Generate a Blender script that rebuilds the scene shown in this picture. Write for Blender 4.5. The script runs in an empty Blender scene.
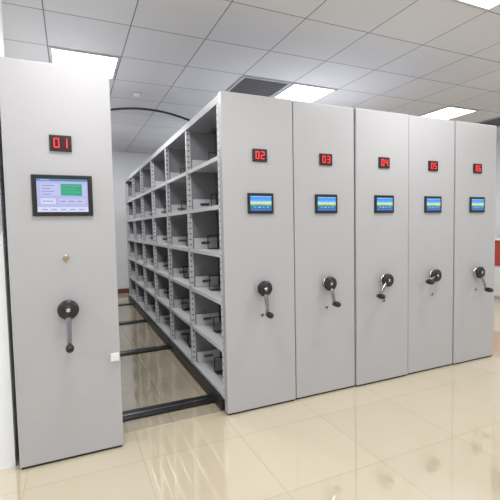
import bpy, bmesh, math, random
from mathutils import Matrix, Vector
random.seed(4)
C = bpy.context.scene.collection
sc = bpy.context.scene
sc.view_settings.view_transform = 'Standard'

# ---------------------------------------------------------------- materials
def new_mat(name):
    m = bpy.data.materials.new(name); m.use_nodes = True
    nt = m.node_tree
    return m, nt, nt.nodes['Principled BSDF']
def mat(name, col, rough=0.5, metal=0.0, var=0.04, scale=12, bump=0.0, spec=0.5):
    m, nt, b = new_mat(name)
    tc = nt.nodes.new('ShaderNodeTexCoord')
    n = nt.nodes.new('ShaderNodeTexNoise'); n.inputs['Scale'].default_value = scale; n.inputs['Detail'].default_value = 4
    nt.links.new(tc.outputs['Object'], n.inputs['Vector'])
    mx = nt.nodes.new('ShaderNodeMix'); mx.data_type = 'RGBA'
    mx.inputs[6].default_value = (*[c*(1-var) for c in col], 1)
    mx.inputs[7].default_value = (*[min(1, c*(1+var)) for c in col], 1)
    nt.links.new(n.outputs['Fac'], mx.inputs[0])
    nt.links.new(mx.outputs[2], b.inputs['Base Color'])
    b.inputs['Roughness'].default_value = rough
    b.inputs['Metallic'].default_value = metal
    b.inputs['Specular IOR Level'].default_value = spec
    if bump:
        bp = nt.nodes.new('ShaderNodeBump'); bp.inputs['Strength'].default_value = bump; bp.inputs['Distance'].default_value = 0.002
        n2 = nt.nodes.new('ShaderNodeTexNoise'); n2.inputs['Scale'].default_value = 400
        nt.links.new(tc.outputs['Object'], n2.inputs['Vector'])
        nt.links.new(n2.outputs['Fac'], bp.inputs['Height']); nt.links.new(bp.outputs['Normal'], b.inputs['Normal'])
    return m
def emis(name, col, s, base=(0, 0, 0)):
    m, nt, b = new_mat(name)
    b.inputs['Base Color'].default_value = (*base, 1)
    b.inputs['Emission Color'].default_value = (*col, 1)
    b.inputs['Emission Strength'].default_value = s
    b.inputs['Roughness'].default_value = 0.3
    return m
def tile_mat(name, size, c1, c2, grout, mortar, rough, bump=0.3, spec=0.5, marb=2.5, row=None, ior=1.5):
    m, nt, b = new_mat(name)
    tc = nt.nodes.new('ShaderNodeTexCoord')
    br = nt.nodes.new('ShaderNodeTexBrick'); br.offset = 0; br.squash = 1
    br.inputs['Scale'].default_value = 1
    br.inputs['Brick Width'].default_value = size; br.inputs['Row Height'].default_value = row or size
    br.inputs['Mortar Size'].default_value = mortar; br.inputs['Mortar Smooth'].default_value = 0.1
    br.inputs['Color1'].default_value = (1, 1, 1, 1); br.inputs['Color2'].default_value = (0.95, 0.95, 0.95, 1)
    br.inputs['Mortar'].default_value = (0, 0, 0, 1)
    n = nt.nodes.new('ShaderNodeTexNoise'); n.inputs['Scale'].default_value = marb; n.inputs['Detail'].default_value = 8
    nt.links.new(tc.outputs['Object'], br.inputs['Vector']); nt.links.new(tc.outputs['Object'], n.inputs['Vector'])
    mx = nt.nodes.new('ShaderNodeMix'); mx.data_type = 'RGBA'
    mx.inputs[6].default_value = (*c1, 1); mx.inputs[7].default_value = (*c2, 1)
    nt.links.new(n.outputs['Fac'], mx.inputs[0])
    mu = nt.nodes.new('ShaderNodeMix'); mu.data_type = 'RGBA'; mu.blend_type = 'MULTIPLY'; mu.inputs[0].default_value = 1
    nt.links.new(mx.outputs[2], mu.inputs[6]); nt.links.new(br.outputs['Color'], mu.inputs[7])
    m2 = nt.nodes.new('ShaderNodeMix'); m2.data_type = 'RGBA'
    nt.links.new(br.outputs['Fac'], m2.inputs[0]); nt.links.new(mu.outputs[2], m2.inputs[6])
    m2.inputs[7].default_value = (*grout, 1)
    nt.links.new(m2.outputs[2], b.inputs['Base Color'])
    b.inputs['Roughness'].default_value = rough; b.inputs['Specular IOR Level'].default_value = spec; b.inputs['IOR'].default_value = ior
    bp = nt.nodes.new('ShaderNodeBump'); bp.invert = True; bp.inputs['Strength'].default_value = bump; bp.inputs['Distance'].default_value = 0.003
    nt.links.new(br.outputs['Fac'], bp.inputs['Height']); nt.links.new(bp.outputs['Normal'], b.inputs['Normal'])
    return m

M_PANEL = mat('panel_paint', (0.412, 0.412, 0.43), 0.34, var=0.02, scale=3, bump=0.15)
M_RACK = mat('rack_paint', (0.66, 0.67, 0.69), 0.45, var=0.02)
M_SHELF = mat('shelf_paint', (0.54, 0.55, 0.58), 0.45, var=0.03)
M_COVER = mat('cover_paint', (0.40, 0.41, 0.44), 0.45, var=0.03)
M_DARK = mat('dark_steel_and_hole_shade', (0.03, 0.03, 0.034), 0.5, var=0.1)
M_BEND = mat('bookend_steel', (0.05, 0.05, 0.056), 0.5, var=0.1)
M_MID = mat('partition_shade', (0.14, 0.14, 0.15), 0.6, var=0.08)  # dark grey puts the shade of the bay interiors into the colour
M_SIDE = mat('side_sheet_shade', (0.29, 0.29, 0.305), 0.5, var=0.08)  # upright side sheets toned mid-dark, bay shadow painted into the colour
M_LOUV = mat('louvre_paint', (0.13, 0.13, 0.14), 0.5)
M_BLACK = mat('black_plastic', (0.010, 0.010, 0.011), 0.35, var=0.2)
M_RUB = mat('black_track', (0.008, 0.008, 0.008), 0.4, var=0.2)
M_CHROME = mat('chrome', (0.55, 0.55, 0.57), 0.22, 1.0, var=0.05)
M_ARM = mat('brushed_steel', (0.30, 0.30, 0.32), 0.2, 1.0, var=0.05)
M_BRASS = mat('brass', (0.45, 0.38, 0.24), 0.35, 1.0)
M_WALL = mat('wall_paint', (0.80, 0.82, 0.85), 0.7, var=0.015, scale=2, bump=0.1)
M_BASEB = mat('baseboard', (0.16, 0.07, 0.04), 0.4)
M_ALU = mat('aluminium', (0.6, 0.6, 0.6), 0.4, 0.8)
M_FLOOR = tile_mat('floor_tile', 0.645, (0.58, 0.505, 0.37), (0.62, 0.545, 0.41), (0.44, 0.36, 0.25), 0.0016, 0.015, 0.04, ior=2.9)
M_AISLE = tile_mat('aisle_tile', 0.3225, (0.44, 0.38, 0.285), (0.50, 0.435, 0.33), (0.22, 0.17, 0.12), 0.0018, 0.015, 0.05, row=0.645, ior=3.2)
M_CEIL = tile_mat('ceiling_tile', 0.645, (0.66, 0.66, 0.675), (0.72, 0.72, 0.735), (0.22, 0.22, 0.225), 0.005, 0.8, 0.2, 0.2, 60)
M_LED = emis('led_red', (1, 0.03, 0.03), 2.0)
M_LEDOFF = mat('led_window', (0.03, 0.003, 0.004), 0.2)
M_LIGHT = emis('light_diffuser', (1, 0.99, 0.97), 3.0, (0.8, 0.8, 0.8))
M_RED = mat('red_laminate', (0.42, 0.07, 0.05), 0.35)
M_WHITE = mat('white_laminate', (0.75, 0.75, 0.76), 0.4)
M_BLUE = mat('blue_board', (0.18, 0.42, 0.70), 0.5)
S_LAV = emis('screen_lavender', (0.50, 0.50, 0.84), 0.95)
S_GREEN = emis('screen_green', (0.03, 0.42, 0.24), 0.9)
S_LGREEN = emis('screen_light_green', (0.20, 0.62, 0.42), 0.9)
S_TEXT = emis('screen_text_purple', (0.24, 0.22, 0.58), 0.8)
S_WHITE = emis('screen_white', (0.72, 0.78, 1.0), 0.9)
S_PALE = emis('screen_pale', (0.58, 0.62, 0.92), 0.9)
S_BAR = emis('screen_bar', (0.10, 0.25, 0.70), 0.8)
S_TEAL = emis('screen_teal', (0.10, 0.30, 0.52), 0.85)
S_SKY = emis('screen_sky', (0.25, 0.60, 1.0), 0.9)

def screen_mat():
    m, nt, b = new_mat('screen_wallpaper')
    tc = nt.nodes.new('ShaderNodeTexCoord'); sp = nt.nodes.new('ShaderNodeSeparateXYZ')
    nt.links.new(tc.outputs['Generated'], sp.inputs[0])
    n = nt.nodes.new('ShaderNodeTexNoise'); n.inputs['Scale'].default_value = 4
    nt.links.new(tc.outputs['Generated'], n.inputs['Vector'])
    ma = nt.nodes.new('ShaderNodeMath'); ma.operation = 'MULTIPLY_ADD'; ma.inputs[1].default_value = 0.14
    nt.links.new(n.outputs['Fac'], ma.inputs[0]); nt.links.new(sp.outputs['Z'], ma.inputs[2])
    r = nt.nodes.new('ShaderNodeValToRGB'); e = r.color_ramp.elements
    e[0].position = 0.0; e[0].color = (0.02, 0.12, 0.40, 1)
    e[1].position = 1.0; e[1].color = (0.05, 0.28, 0.88, 1)
    for p, c in ((0.36, (0.03, 0.22, 0.55, 1)), (0.46, (0.18, 0.48, 0.16, 1)), (0.56, (0.75, 0.85, 0.22, 1)), (0.64, (0.65, 0.85, 0.90, 1)), (0.76, (0.12, 0.45, 1.0, 1))):
        x = e.new(p); x.color = c
    nt.links.new(ma.outputs[0], r.inputs[0]); nt.links.new(r.outputs[0], b.inputs['Emission Color'])
    b.inputs['Emission Strength'].default_value = 0.95; b.inputs['Base Color'].default_value = (0, 0, 0, 1)
    b.inputs['Roughness'].default_value = 0.2
    return m
S_WALL = screen_mat()

# ---------------------------------------------------------------- helpers
def mesh_boxes(name, boxes, mats, bevel=0.0, seg=2):
    bm = bmesh.new()
    for bx in boxes:
        x0, x1, y0, y1, z0, z1 = bx[:6]; mi = bx[6] if len(bx) > 6 else 0
        r = bmesh.ops.create_cube(bm, size=1)
        for v in r['verts']:
            v.co = Vector((x0 + (v.co.x+.5)*(x1-x0), y0 + (v.co.y+.5)*(y1-y0), z0 + (v.co.z+.5)*(z1-z0)))
        for f in {f for v in r['verts'] for f in v.link_faces}: f.material_index = mi
    if bevel:
        bmesh.ops.bevel(bm, geom=list(bm.edges), offset=bevel, segments=seg, affect='EDGES', profile=0.6)
    me = bpy.data.meshes.new(name); bm.to_mesh(me); bm.free()
    for m in mats: me.materials.append(m)
    return me
def lathe_y(name, prof, mats, seg=36):
    bm = bmesh.new(); rings = []
    for y, r, mi in prof:
        if r < 1e-6: rings.append([bm.verts.new((0, y, 0))])
        else: rings.append([bm.verts.new((r*math.cos(2*math.pi*k/seg), y, r*math.sin(2*math.pi*k/seg))) for k in range(seg)])
    for i in range(len(rings)-1):
        a, b = rings[i], rings[i+1]
        for k in range(seg):
            k2 = (k+1) % seg
            if len(a) == 1: f = bm.faces.new((a[0], b[k], b[k2]))
            elif len(b) == 1: f = bm.faces.new((a[k], b[0], a[k2]))
            else: f = bm.faces.new((a[k], b[k], b[k2], a[k2]))
            f.material_index = prof[i][2]; f.smooth = True
    bmesh.ops.recalc_face_normals(bm, faces=bm.faces)
    me = bpy.data.meshes.new(name); bm.to_mesh(me); bm.free()
    for m in mats: me.materials.append(m)
    return me
def obj(name, data, loc=(0, 0, 0), parent=None, **kw):
    o = bpy.data.objects.new(name, data); C.objects.link(o); o.location = loc
    if parent: o.parent = parent
    for k, v in kw.items(): o[k] = v
    return o

# ---------------------------------------------------------------- room
XL, XR, YB, YF, ZC = -3.2, 8.0, 6.45, -5.0, 3.10
def slab(name, b, m, origin=(0, 0, 0)):
    o0 = Vector(origin)
    bb = (b[0]-o0.x, b[1]-o0.x, b[2]-o0.y, b[3]-o0.y, b[4]-o0.z, b[5]-o0.z)
    o = obj(name, mesh_boxes(name, [bb], [m]), origin); o['kind'] = 'structure'
    return o
slab('floor', (XL-.1, XR+.1, YF, YB+.1, -0.1, 0), M_FLOOR, (0.35, -0.30, 0))
slab('ceiling', (XL-.1, XR+.1, YF, YB+.1, ZC, ZC+.1), M_CEIL, (2.46, 1.40, ZC))
slab('wall_back', (XL-.1, XR+.1, YB, YB+.1, 0, ZC), M_WALL)
slab('wall_left', (XL-.1, XL, YF, YB, 0, ZC), M_WALL)
slab('wall_right', (XR, XR+.1, YF, YB, 0, ZC), M_WALL)
slab('wall_pillar', (-1.10, -.365, -.02, .50, 0, ZC), M_WALL)
slab('baseboard_back', (XL, XR, YB-.015, YB, 0, 0.1), M_BASEB)
slab('baseboard_left', (XL, XL+.015, YF, YB-.015, 0, 0.1), M_BASEB)
slab('baseboard_right', (XR-.015, XR, YF, YB-.015, 0, 0.1), M_BASEB)
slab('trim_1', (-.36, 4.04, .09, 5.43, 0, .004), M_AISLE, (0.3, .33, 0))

# ceiling lights
T = 0.645
lf = mesh_boxes('light_frame', [(-.31, .31, -.31, -.29, -.012, 0), (-.31, .31, .29, .31, -.012, 0), (-.31, -.29, -.29, .29, -.012, 0), (.29, .31, -.29, .29, -.012, 0)], [M_ALU], 0.002)
ld = mesh_boxes('light_diffuser', [(-.29, .29, -.29, .29, -.008, 0)], [M_LIGHT])
def area(name, loc, size, power, rot=(0, 0, 0), par=None):
    L = bpy.data.lights.new(name, 'AREA'); L.shape = 'SQUARE'; L.size = size; L.energy = power; L.color = (1, 0.99, 0.975)
    o = bpy.data.objects.new(name, L); C.objects.link(o); o.location = loc; o.rotation_euler = rot
    if par: o.parent = par
    return o
for j in (-2, -1, 0, 1):
    for k in (-2, -1, 0, 1):
        x = 2.46 + T*(4*k+.5); y = 1.40 + T*(4*j+.5)
        e = obj('ceiling_light_panel', None, (x, y, ZC))
        e['label'] = 'square white LED light panel set in the ceiling grid'; e['category'] = 'ceiling light'; e['group'] = 'ceiling light panels'
        obj('light_frame', lf, parent=e); obj('light_diffuser', ld, parent=e)
        area('lamp', (0, 0, -0.02), 0.56, 30, par=e)

def vent(x, y):
    e = obj('ceiling_vent', None, (x, y, ZC)); e['label'] = 'dark louvred air vent in the ceiling grid'; e['category'] = 'air vent'; e['group'] = 'ceiling air vents'
    obj('vent_frame', mesh_boxes('vent_frame', [(-.31, .31, -.31, -.28, -.012, 0), (-.31, .31, .28, .31, -.012, 0), (-.31, -.28, -.28, .28, -.012, 0), (.28, .31, -.28, .28, -.012, 0)], [M_COVER], .002), parent=e)
    obj('vent_back', mesh_boxes('vent_back', [(-.28, .28, -.28, .28, -.002, 0)], [M_DARK]), parent=e)
    bm = [(-.28, .28, -.27+i*.056, -.248+i*.056, -.008, -.002) for i in range(10)]
    obj('louvres', mesh_boxes('louvres', bm, [M_LOUV]), parent=e)
vent(2.46-T*.5, 1.40+T*.5); vent(2.46+T*6.5, 1.40+T*.5)
sd = obj('smoke_detector', lathe_y('smoke_detector', [(0, 0, 0), (0, .05, 0), (.02, .05, 0), (.035, .035, 0), (.04, 0, 0)], [M_WHITE]), (0.83, 2.44, ZC))
sd.rotation_euler = (math.radians(-90), 0, 0)
sd['label'] = 'small round white smoke detector on the ceiling'; sd['category'] = 'smoke detector'

# ---------------------------------------------------------------- shelving units
W, L, H = 0.592, 5.45, 2.40
NB = 6; Y0 = 0.085; PB = (L-0.02-Y0)/NB
LEV = [0.12 + i*0.367 for i in range(6)]
def upright_boxes():
    b = []
    for xa, xb in ((0.004, 0.044), (W-.044, W-.004)):
        b.append((xa, xb, -.012, -.009, .10, 2.33, 0))
        b.append((xa, xb, .009, .012, .10, 2.33, 0))
    b.append((.004, .007, -.02, .02, .10, 2.33, 0)); b.append((W-.007, W-.004, -.02, .02, .10, 2.33, 0))
    z = .16
    while z < 2.3:
        b.append((.003, .0045, -.004, .004, z, z+.018, 1))  # post perforations: small dark boxes painted for the shade in the holes
        b.append((.018, .030, -.0128, -.0118, z, z+.014, 1))
        z += .052
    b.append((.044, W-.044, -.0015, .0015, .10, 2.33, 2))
    return b
def guard_boxes():
    x0, x1, h = .046, .275, .10
    xm = (x0+x1)/2
    return [(x0, x1, -.002, .002, .0, .038, 0), (x0, x1, -.002, .002, .064, h, 0),
            (x0, xm-.045, -.002, .002, .038, .064, 0), (xm+.045, x1, -.002, .002, .038, .064, 0), (x0, x1, -.002, .010, h-.002, h, 0)]
def shelf_boxes():
    g = .014
    return [(.012, W-.012, g, PB-g, -.008, 0, 0), (.008, .012, g+.008, PB-g-.008, -.030, 0.002, 1), (W-.012, W-.008, g+.008, PB-g-.008, -.030, .002, 1),
            (.012, .03, g+.008, PB-g-.008, -.030, -.027, 1)]
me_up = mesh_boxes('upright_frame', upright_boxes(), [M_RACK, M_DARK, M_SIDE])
me_gd = mesh_boxes('divider_plate', guard_boxes(), [M_RACK])
me_sh = mesh_boxes('shelf', shelf_boxes(), [M_SHELF, M_RACK])
me_base = mesh_boxes('base_frame', [(-.025, .05, .08, L-.02, .02, .10, 0), (W-.05, W, .08, L-.02, .02, .10, 0), (.05, W-.05, .08, .14, .02, .10, 0), (.05, W-.05, L-.08, L-.02, .02, .10, 0)], [M_RUB], .004)
me_baser = mesh_boxes('base_frame', [(.0, .05, .08, L-.02, .02, .10, 0), (W-.05, W, .08, L-.02, .02, .10, 0), (.05, W-.05, .08, .14, .02, .10, 0), (.05, W-.05, L-.08, L-.02, .02, .10, 0)], [M_RUB])
me_top = mesh_boxes('top_cover', [(.0, W, .065, L, 2.375, 2.385, 0), (0, .004, .065, L, 2.33, 2.375, 0), (W-.004, W, .065, L, 2.33, 2.375, 0), (.004, .02, .065, L, 2.33, 2.334, 0)], [M_COVER])
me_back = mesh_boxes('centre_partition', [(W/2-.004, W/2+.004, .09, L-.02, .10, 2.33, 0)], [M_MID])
me_end = mesh_boxes('end_panel', [(.0, W, L-.018, L, .03, 2.36, 0)], [M_PANEL], .003)
pb = []
for i in range(NB+1):
    pb += [(b[0], b[1], b[2]+Y0+i*PB, b[3]+Y0+i*PB, b[4], b[5], b[6]) for b in upright_boxes() if b[6] != 1]
for i in range(NB):
    for z in LEV:
        pb += [(b[0], b[1], b[2]+Y0+i*PB, b[3]+Y0+i*PB, b[4]+z, b[5]+z, b[6]) for b in shelf_boxes()]
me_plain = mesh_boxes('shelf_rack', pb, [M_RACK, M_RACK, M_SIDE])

me_panel = mesh_boxes('front_panel', [(0, W, 0, .065, .015, H, 0)], [M_PANEL], .007, 3)
me_foot = mesh_boxes('plinth', [(.01, W-.01, .012, .08, .0, .025, 0)], [M_RUB])
def lock(m, r): return lathe_y('panel_lock', [(0, r, 0), (-.004, r, 0), (-.007, r*.75, 0), (-.007, r*.4, 1), (-.0075, 0, 1)], [m, M_BLACK])
me_lock = lock(M_ARM, .015); me_lockb = lock(M_BRASS, .017)
me_keyhole = mesh_boxes('key', [(-.0015, .0015, -.022, -.005, -.004, .004, 0), (-.007, .007, -.025, -.022, -.010, .006, 0), (-.003, .003, -.024, -.022, -.034, -.010, 0)], [M_BRASS], .001, 1)

DIG = {'0': 'abcdef', '1': 'bc', '2': 'abged', '3': 'abgcd', '4': 'fgbc', '5': 'afgcd', '6': 'afgedc'}
def digit_boxes(ch, w, h, t):
    b = []
    hw, hh = w/2, h/2; g = t*.25
    S = {'a': (-hw+g, hw-g, hh-t, hh), 'g': (-hw+g, hw-g, -t/2, t/2), 'd': (-hw+g, hw-g, -hh, -hh+t),
         'f': (-hw, -hw+t, 0, hh), 'b': (hw-t, hw, 0, hh), 'e': (-hw, -hw+t, -hh, 0), 'c': (hw-t, hw, -hh, 0)}
    for s in DIG[ch]:
        x0, x1, z0, z1 = S[s]
        b.append((x0, x1, -.0145, -.013, z0, z1, 0))
    return b
me_disp = mesh_boxes('number_display', [(-.060, .060, -.012, 0, -.047, .047, 0)], [M_BLACK], .003)
me_dwin = mesh_boxes('display_window', [(-.050, .050, -.0132, -.0118, -.036, .036, 0)], [M_LEDOFF])

def screen_parts(par, x, z, big):
    w, h = (.330, .243) if big else (.215, .155)
    fr = mesh_boxes('touch_screen', [(-w/2, w/2, -.014, 0, -h/2, h/2, 0)], [M_BLACK], .005)
    o = obj('touch_screen', fr, (x, 0, z), par, label='black-framed colour touch screen')
    bw, bh = (.036 if big else .026), (.034 if big else .032)
    sw, sh = w-bw*1.5, h-bh*1.4
    def r(cx, cz, rw, rh, mi): return (cx-rw/2, cx+rw/2, -.0155, -.0146, cz-rh/2, cz+rh/2, mi)
    if big:
        obj('screen_display', mesh_boxes('screen_display', [(-sw/2, sw/2, -.0148, -.0138, -sh/2, sh/2, 0)], [S_LAV]), parent=o)
        bs = [r(0, sh/2-.007, sw, .014, 5)]
        bs += [r(.048, .034, .115, .070, 3), r(.118, .034, .020, .070, 4)]
        bs += [r(-.070, .034, .10, .070, 4)]
        bs += [r(-.080, -.034, .08, .034, 1), r(.050, -.034, .15, .034, 4)]
        bs += [r(0, -sh/2+.015, sw, .030, 1)]
        bs += [(.000, .096-.025*(k % 2), -.0162, -.0154, .056-k*.018, .0585-k*.018, 6) for k in range(4)]
        bs += [(-.12, -.07, -.0162, -.0154, sh/2-.009, sh/2-.006, 1)]
        bs += [(-.112, -.045-.02*(k % 2), -.0162, -.0154, .056-k*.017, .0595-k*.017, 0) for k in range(4)]
        bs += [(-.015+i*.045, .015+i*.045, -.0162, -.0154, -.036, -.032, 0) for i in range(3)]
        bs += [(-.110, -.055, -.0162, -.0154, -.036, -.032, 0)]
        bs += [(-.115+i*.05, -.085+i*.05, -.0162, -.0154, -sh/2+.012, -sh/2+.016, 0) for i in range(5)]
        obj('screen_graphics', mesh_boxes('screen_graphics', bs, [S_TEXT, S_WHITE, S_BAR, S_GREEN, S_PALE, S_TEAL, S_LGREEN]), parent=o)
    else:
        obj('screen_display', mesh_boxes('screen_display', [(-sw/2, sw/2, -.0148, -.0138, -sh/2, sh/2, 0)], [S_WALL]), parent=o)
        bs = [r(0, -sh/2+.006, sw, .010, 0), r(0, sh/2-.005, sw, .008, 2), r(-.05, sh/2-.005, .04, .003, 1)]
        bs += [r(-.05+i*.035, -.030, .018, .006, 1 if i == 1 else 2) for i in range(4)]
        obj('screen_graphics', mesh_boxes('screen_graphics', bs, [S_BAR, S_WHITE, S_SKY]), parent=o)

hub_prof = [(0, .0, 1), (0, .042, 1), (-.008, .042, 1), (-.012, .036, 1), (-.014, .030, 0), (-.032, .030, 0), (-.034, .054, 0), (-.040, .059, 0), (-.052, .060, 0), (-.060, .056, 0), (-.066, .040, 0), (-.068, .012, 1), (-.071, .010, 1), (-.072, 0, 1)]
me_hub = lathe_y('crank_hub', hub_prof, [M_BLACK, M_CHROME])
def arm_mesh(ln):
    bm = bmesh.new(); N = 12; rings = []
    for i in range(N+1):
        t = i/N; z = -.02-(ln-.02)*t; y = -.050 - .035*math.sin(t*math.pi/2)
        w = .016-.005*t; h = .008
        rings.append([bm.verts.new((sx*w, y+sy*h, z)) for sx, sy in ((-1, -.5), (-.6, -1), (.6, -1), (1, -.5), (1, .5), (.6, 1), (-.6, 1), (-1, .5))])
    for i in range(N):
        for k in range(8): bm.faces.new((rings[i][k], rings[i][(k+1) % 8], rings[i+1][(k+1) % 8], rings[i+1][k])).smooth = True
    bm.faces.new(rings[0]); bm.faces.new(rings[-1][::-1])
    bmesh.ops.recalc_face_normals(bm, faces=bm.faces)
    me = bpy.data.meshes.new('crank_arm'); bm.to_mesh(me); bm.free(); me.materials.append(M_ARM); return me
def grip_mesh(ln):
    me = lathe_y('crank_grip', [(-.074, 0, 1), (-.074, .017, 1), (-.086, .017, 1), (-.087, .013, 0), (-.090, .021, 0), (-.12, .024, 0), (-.142, .022, 0), (-.154, .015, 0), (-.158, 0, 0)], [M_BLACK, M_CHROME], 20)
    for v in me.vertices: v.co.z -= ln
    return me

lefts = [(-0.335, -.09), (1.02, 0), (1.622, .008), (2.225, -.004), (2.828, .006), (3.431, -.002)]
#    arm angle, length, hub z, hub dx
cr = [(0, .215, .945, -.005), (0, .19, .95, 0), (4, .16, .940, .0), (-50, .185, .925, 0), (-76, .165, .925, 0), (10, .17, .915, 0)]
labels = ['pale grey mobile shelving unit with display 01 and large touch screen',
          'pale grey mobile shelving unit 02 with open shelves facing the aisle',
          'pale grey mobile shelving unit 03 closed up against its neighbours',
          'pale grey mobile shelving unit 04 with its crank turned aslant',
          'pale grey mobile shelving unit 05 with its crank turned sideways',
          'pale grey mobile shelving unit 06 at the end of the row']
for i, (x, yo) in enumerate(lefts):
    e = obj('mobile_shelving_unit', None, (x, yo, 0)); e['label'] = labels[i]; e['category'] = 'mobile shelving'; e['group'] = 'mobile shelving units on floor tracks'
    obj('front_panel', me_panel, parent=e); obj('plinth', me_foot, parent=e)
    obj('base_frame', me_base if i == 1 else me_baser, parent=e); obj('top_cover', me_top, parent=e); obj('end_panel', me_end, parent=e)
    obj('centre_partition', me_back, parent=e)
    cx = W/2+.005
    d = obj('number_display', me_disp, (cx, 0, 1.955 if i else 1.937), e, label='black display with glowing red digits 0%d' % (i+1))
    obj('display_window', me_dwin, parent=d)
    obj('display_digit', mesh_boxes('display_digit', digit_boxes('0', .030, .056, .0058), [M_LED]), (-.022, 0, 0), d)
    obj('display_digit', mesh_boxes('display_digit', digit_boxes(str(i+1), .030, .056, .0058), [M_LED]), (.022, 0, 0), d)
    screen_parts(e, cx, 1.595 if i else 1.628, i == 0)
    ang, ln, hz, hdx = cr[i]
    h = obj('crank_handle', me_hub, (cx+.005+hdx, 0, hz), e, label='black round crank hub on a chrome flange')
    a = obj('crank_arm', arm_mesh(ln), (0, 0, 0), h, label='polished steel crank arm'); a.rotation_euler = (0, math.radians(-ang), 0)
    g = obj('crank_grip', grip_mesh(ln), (0, 0, 0), h, label='black plastic crank grip'); g.rotation_euler = (0, math.radians(-ang), 0)
    if i == 0:
        k = obj('panel_lock', me_lockb, (cx-.0, 0, 1.255), e, label='small brass key lock')
        obj('key', me_keyhole, parent=k)
        obj('edge_latch', mesh_boxes('edge_latch', [(-.03, .022, -.014, 0, -.026, .026, 0), (-.014, .010, -.022, -.014, -.014, .014, 0)], [M_WHITE], .003), (W-.03, 0, .605), e, label='small pale latch at the panel edge')
    else:
        obj('panel_lock', me_lock, (cx, 0, .74), e)
    if i == 1:
        for n in range(NB+1): obj('upright_frame', me_up, (0, Y0+n*PB, 0), e)
        for n in range(NB):
            for z in LEV:
                obj('shelf', me_sh, (0, Y0+n*PB, z), e)
                obj('divider_plate', me_gd, (0, Y0+(n+1)*PB-.05, z+.001), e)
    else:
        obj('shelf_rack', me_plain, parent=e)

# thin dark bookend frames on the shelves
be = mesh_boxes('bookend', [(0, .14, 0, .004, 0, .006, 0), (0, .14, 0, .004, .122, .130, 0), (0, .008, 0, .004, .006, .122, 0), (.132, .14, 0, .004, .006, .122, 0), (0, .14, -.08, 0, 0, .002, 0)], [M_BEND])
for n in range(NB):
    for li, z in enumerate(LEV):
        o = obj('bookend', be, (1.02+.10+random.random()*.035, Y0+n*PB+.50+random.random()*.25, z+.0015))
        o['label'] = 'thin dark steel bookend frame on an empty shelf'; o['category'] = 'bookend'; o['group'] = 'bookends on the open shelves'

# ---------------------------------------------------------------- floor tracks
for y in (.33, 1.93, 3.45, 5.0):
    e = obj('floor_track', None, (0, y, 0.004)); e['label'] = 'black floor track with steel running rail across the aisle'; e['category'] = 'floor rail'; e['group'] = 'floor tracks'
    x0 = -.36
    obj('track_bed', mesh_boxes('track_bed', [(x0, 4.06, -.075, -.018, 0, .014, 0), (x0, 4.06, .018, .075, 0, .014, 0), (x0, 4.06, -.018, .018, 0, .004, 0)], [M_RUB]), parent=e)
    obj('steel_rail', mesh_boxes('steel_rail', [(x0, 4.06, -.011, .011, .004, .015, 0)], [M_CHROME]), parent=e)

# ---------------------------------------------------------------- cable arch between 01 and 02
def tube(name, pts, r, m):
    cu = bpy.data.curves.new(name, 'CURVE'); cu.dimensions = '3D'; cu.bevel_depth = r; cu.bevel_resolution = 4; cu.use_fill_caps = True
    s = cu.splines.new('POLY'); s.points.add(len(pts)-1)
    for p, q in zip(s.points, pts): p.co = (*q, 1)
    t = bpy.data.objects.new('t', cu); C.objects.link(t)
    bpy.context.view_layer.update()
    me = bpy.data.meshes.new_from_object(t.evaluated_get(bpy.context.evaluated_depsgraph_get()))
    me.name = name; bpy.data.objects.remove(t)
    me.materials.clear(); me.materials.append(m)
    for p in me.polygons: p.use_smooth = True
    return me
pts = [(.18+.94*t, .93, 2.392+.09*math.sin(math.pi*t)**.8) for t in [i/24 for i in range(25)]]
c = obj('cable_conduit', tube('cable_conduit', pts, .010, M_BLACK)); c['label'] = 'black flexible cable conduit arching between two shelving units'; c['category'] = 'cable'

# ---------------------------------------------------------------- things at the room edges
dk = obj('service_counter', None, (7.05, 2.4, 0)); dk['label'] = 'red and white laminate service counter by the wall'; dk['category'] = 'counter'
obj('counter_body', mesh_boxes('counter_body', [(.05, .7, -1.3, 1.3, 0.06, .62, 0), (.09, .66, -1.26, 1.26, 0, .06, 0)], [M_WHITE], .004), parent=dk)
obj('counter_front', mesh_boxes('counter_front', [(.03, .7, -1.32, 1.32, .62, 1.08, 0)], [M_RED], .004), parent=dk)
obj('counter_top', mesh_boxes('counter_top', [(0, .72, -1.35, 1.35, 1.08, 1.11, 0)], [M_WHITE], .006), parent=dk)
nb = obj('notice_board', None, (-.80, -.02, 1.60)); nb['label'] = 'blue notice board with pale frame on the wall'; nb['category'] = 'notice board'
obj('board', mesh_boxes('board', [(-.26, .42, -.008, 0, -.17, .17, 0)], [M_BLUE]), parent=nb)
obj('board_frame', mesh_boxes('board_frame', [(-.28, .43, -.012, 0, .17, .18, 0), (-.28, .43, -.012, 0, -.18, -.17, 0), (-.28, -.26, -.012, 0, -.17, .17, 0), (.42, .43, -.012, 0, -.17, .17, 0)], [M_ALU]), parent=nb)

# ---------------------------------------------------------------- world, camera
w = bpy.data.worlds.new('World'); sc.world = w; w.use_nodes = True
w.node_tree.nodes['Background'].inputs[0].default_value = (0.94, 0.97, 1.0, 1)
w.node_tree.nodes['Background'].inputs[1].default_value = 0.68  # even fill light added, entering where the wall behind the camera is omitted

X = Vector((.912, -.41, -.0196)); Zc = Vector((-.4085, -.911, .0587)).normalized()
X = (X - Zc*X.dot(Zc)).normalized(); Yc = Zc.cross(X)
cam = bpy.data.cameras.new('camera'); co = bpy.data.objects.new('camera', cam); C.objects.link(co)
R = Matrix((X, Yc, Zc)).transposed().to_4x4()
co.matrix_world = Matrix.Translation((-0.005, -2.75, 1.422)) @ R
cam.sensor_width = 36; cam.lens = 28.8; cam.clip_start = 0.05
sc.camera = co
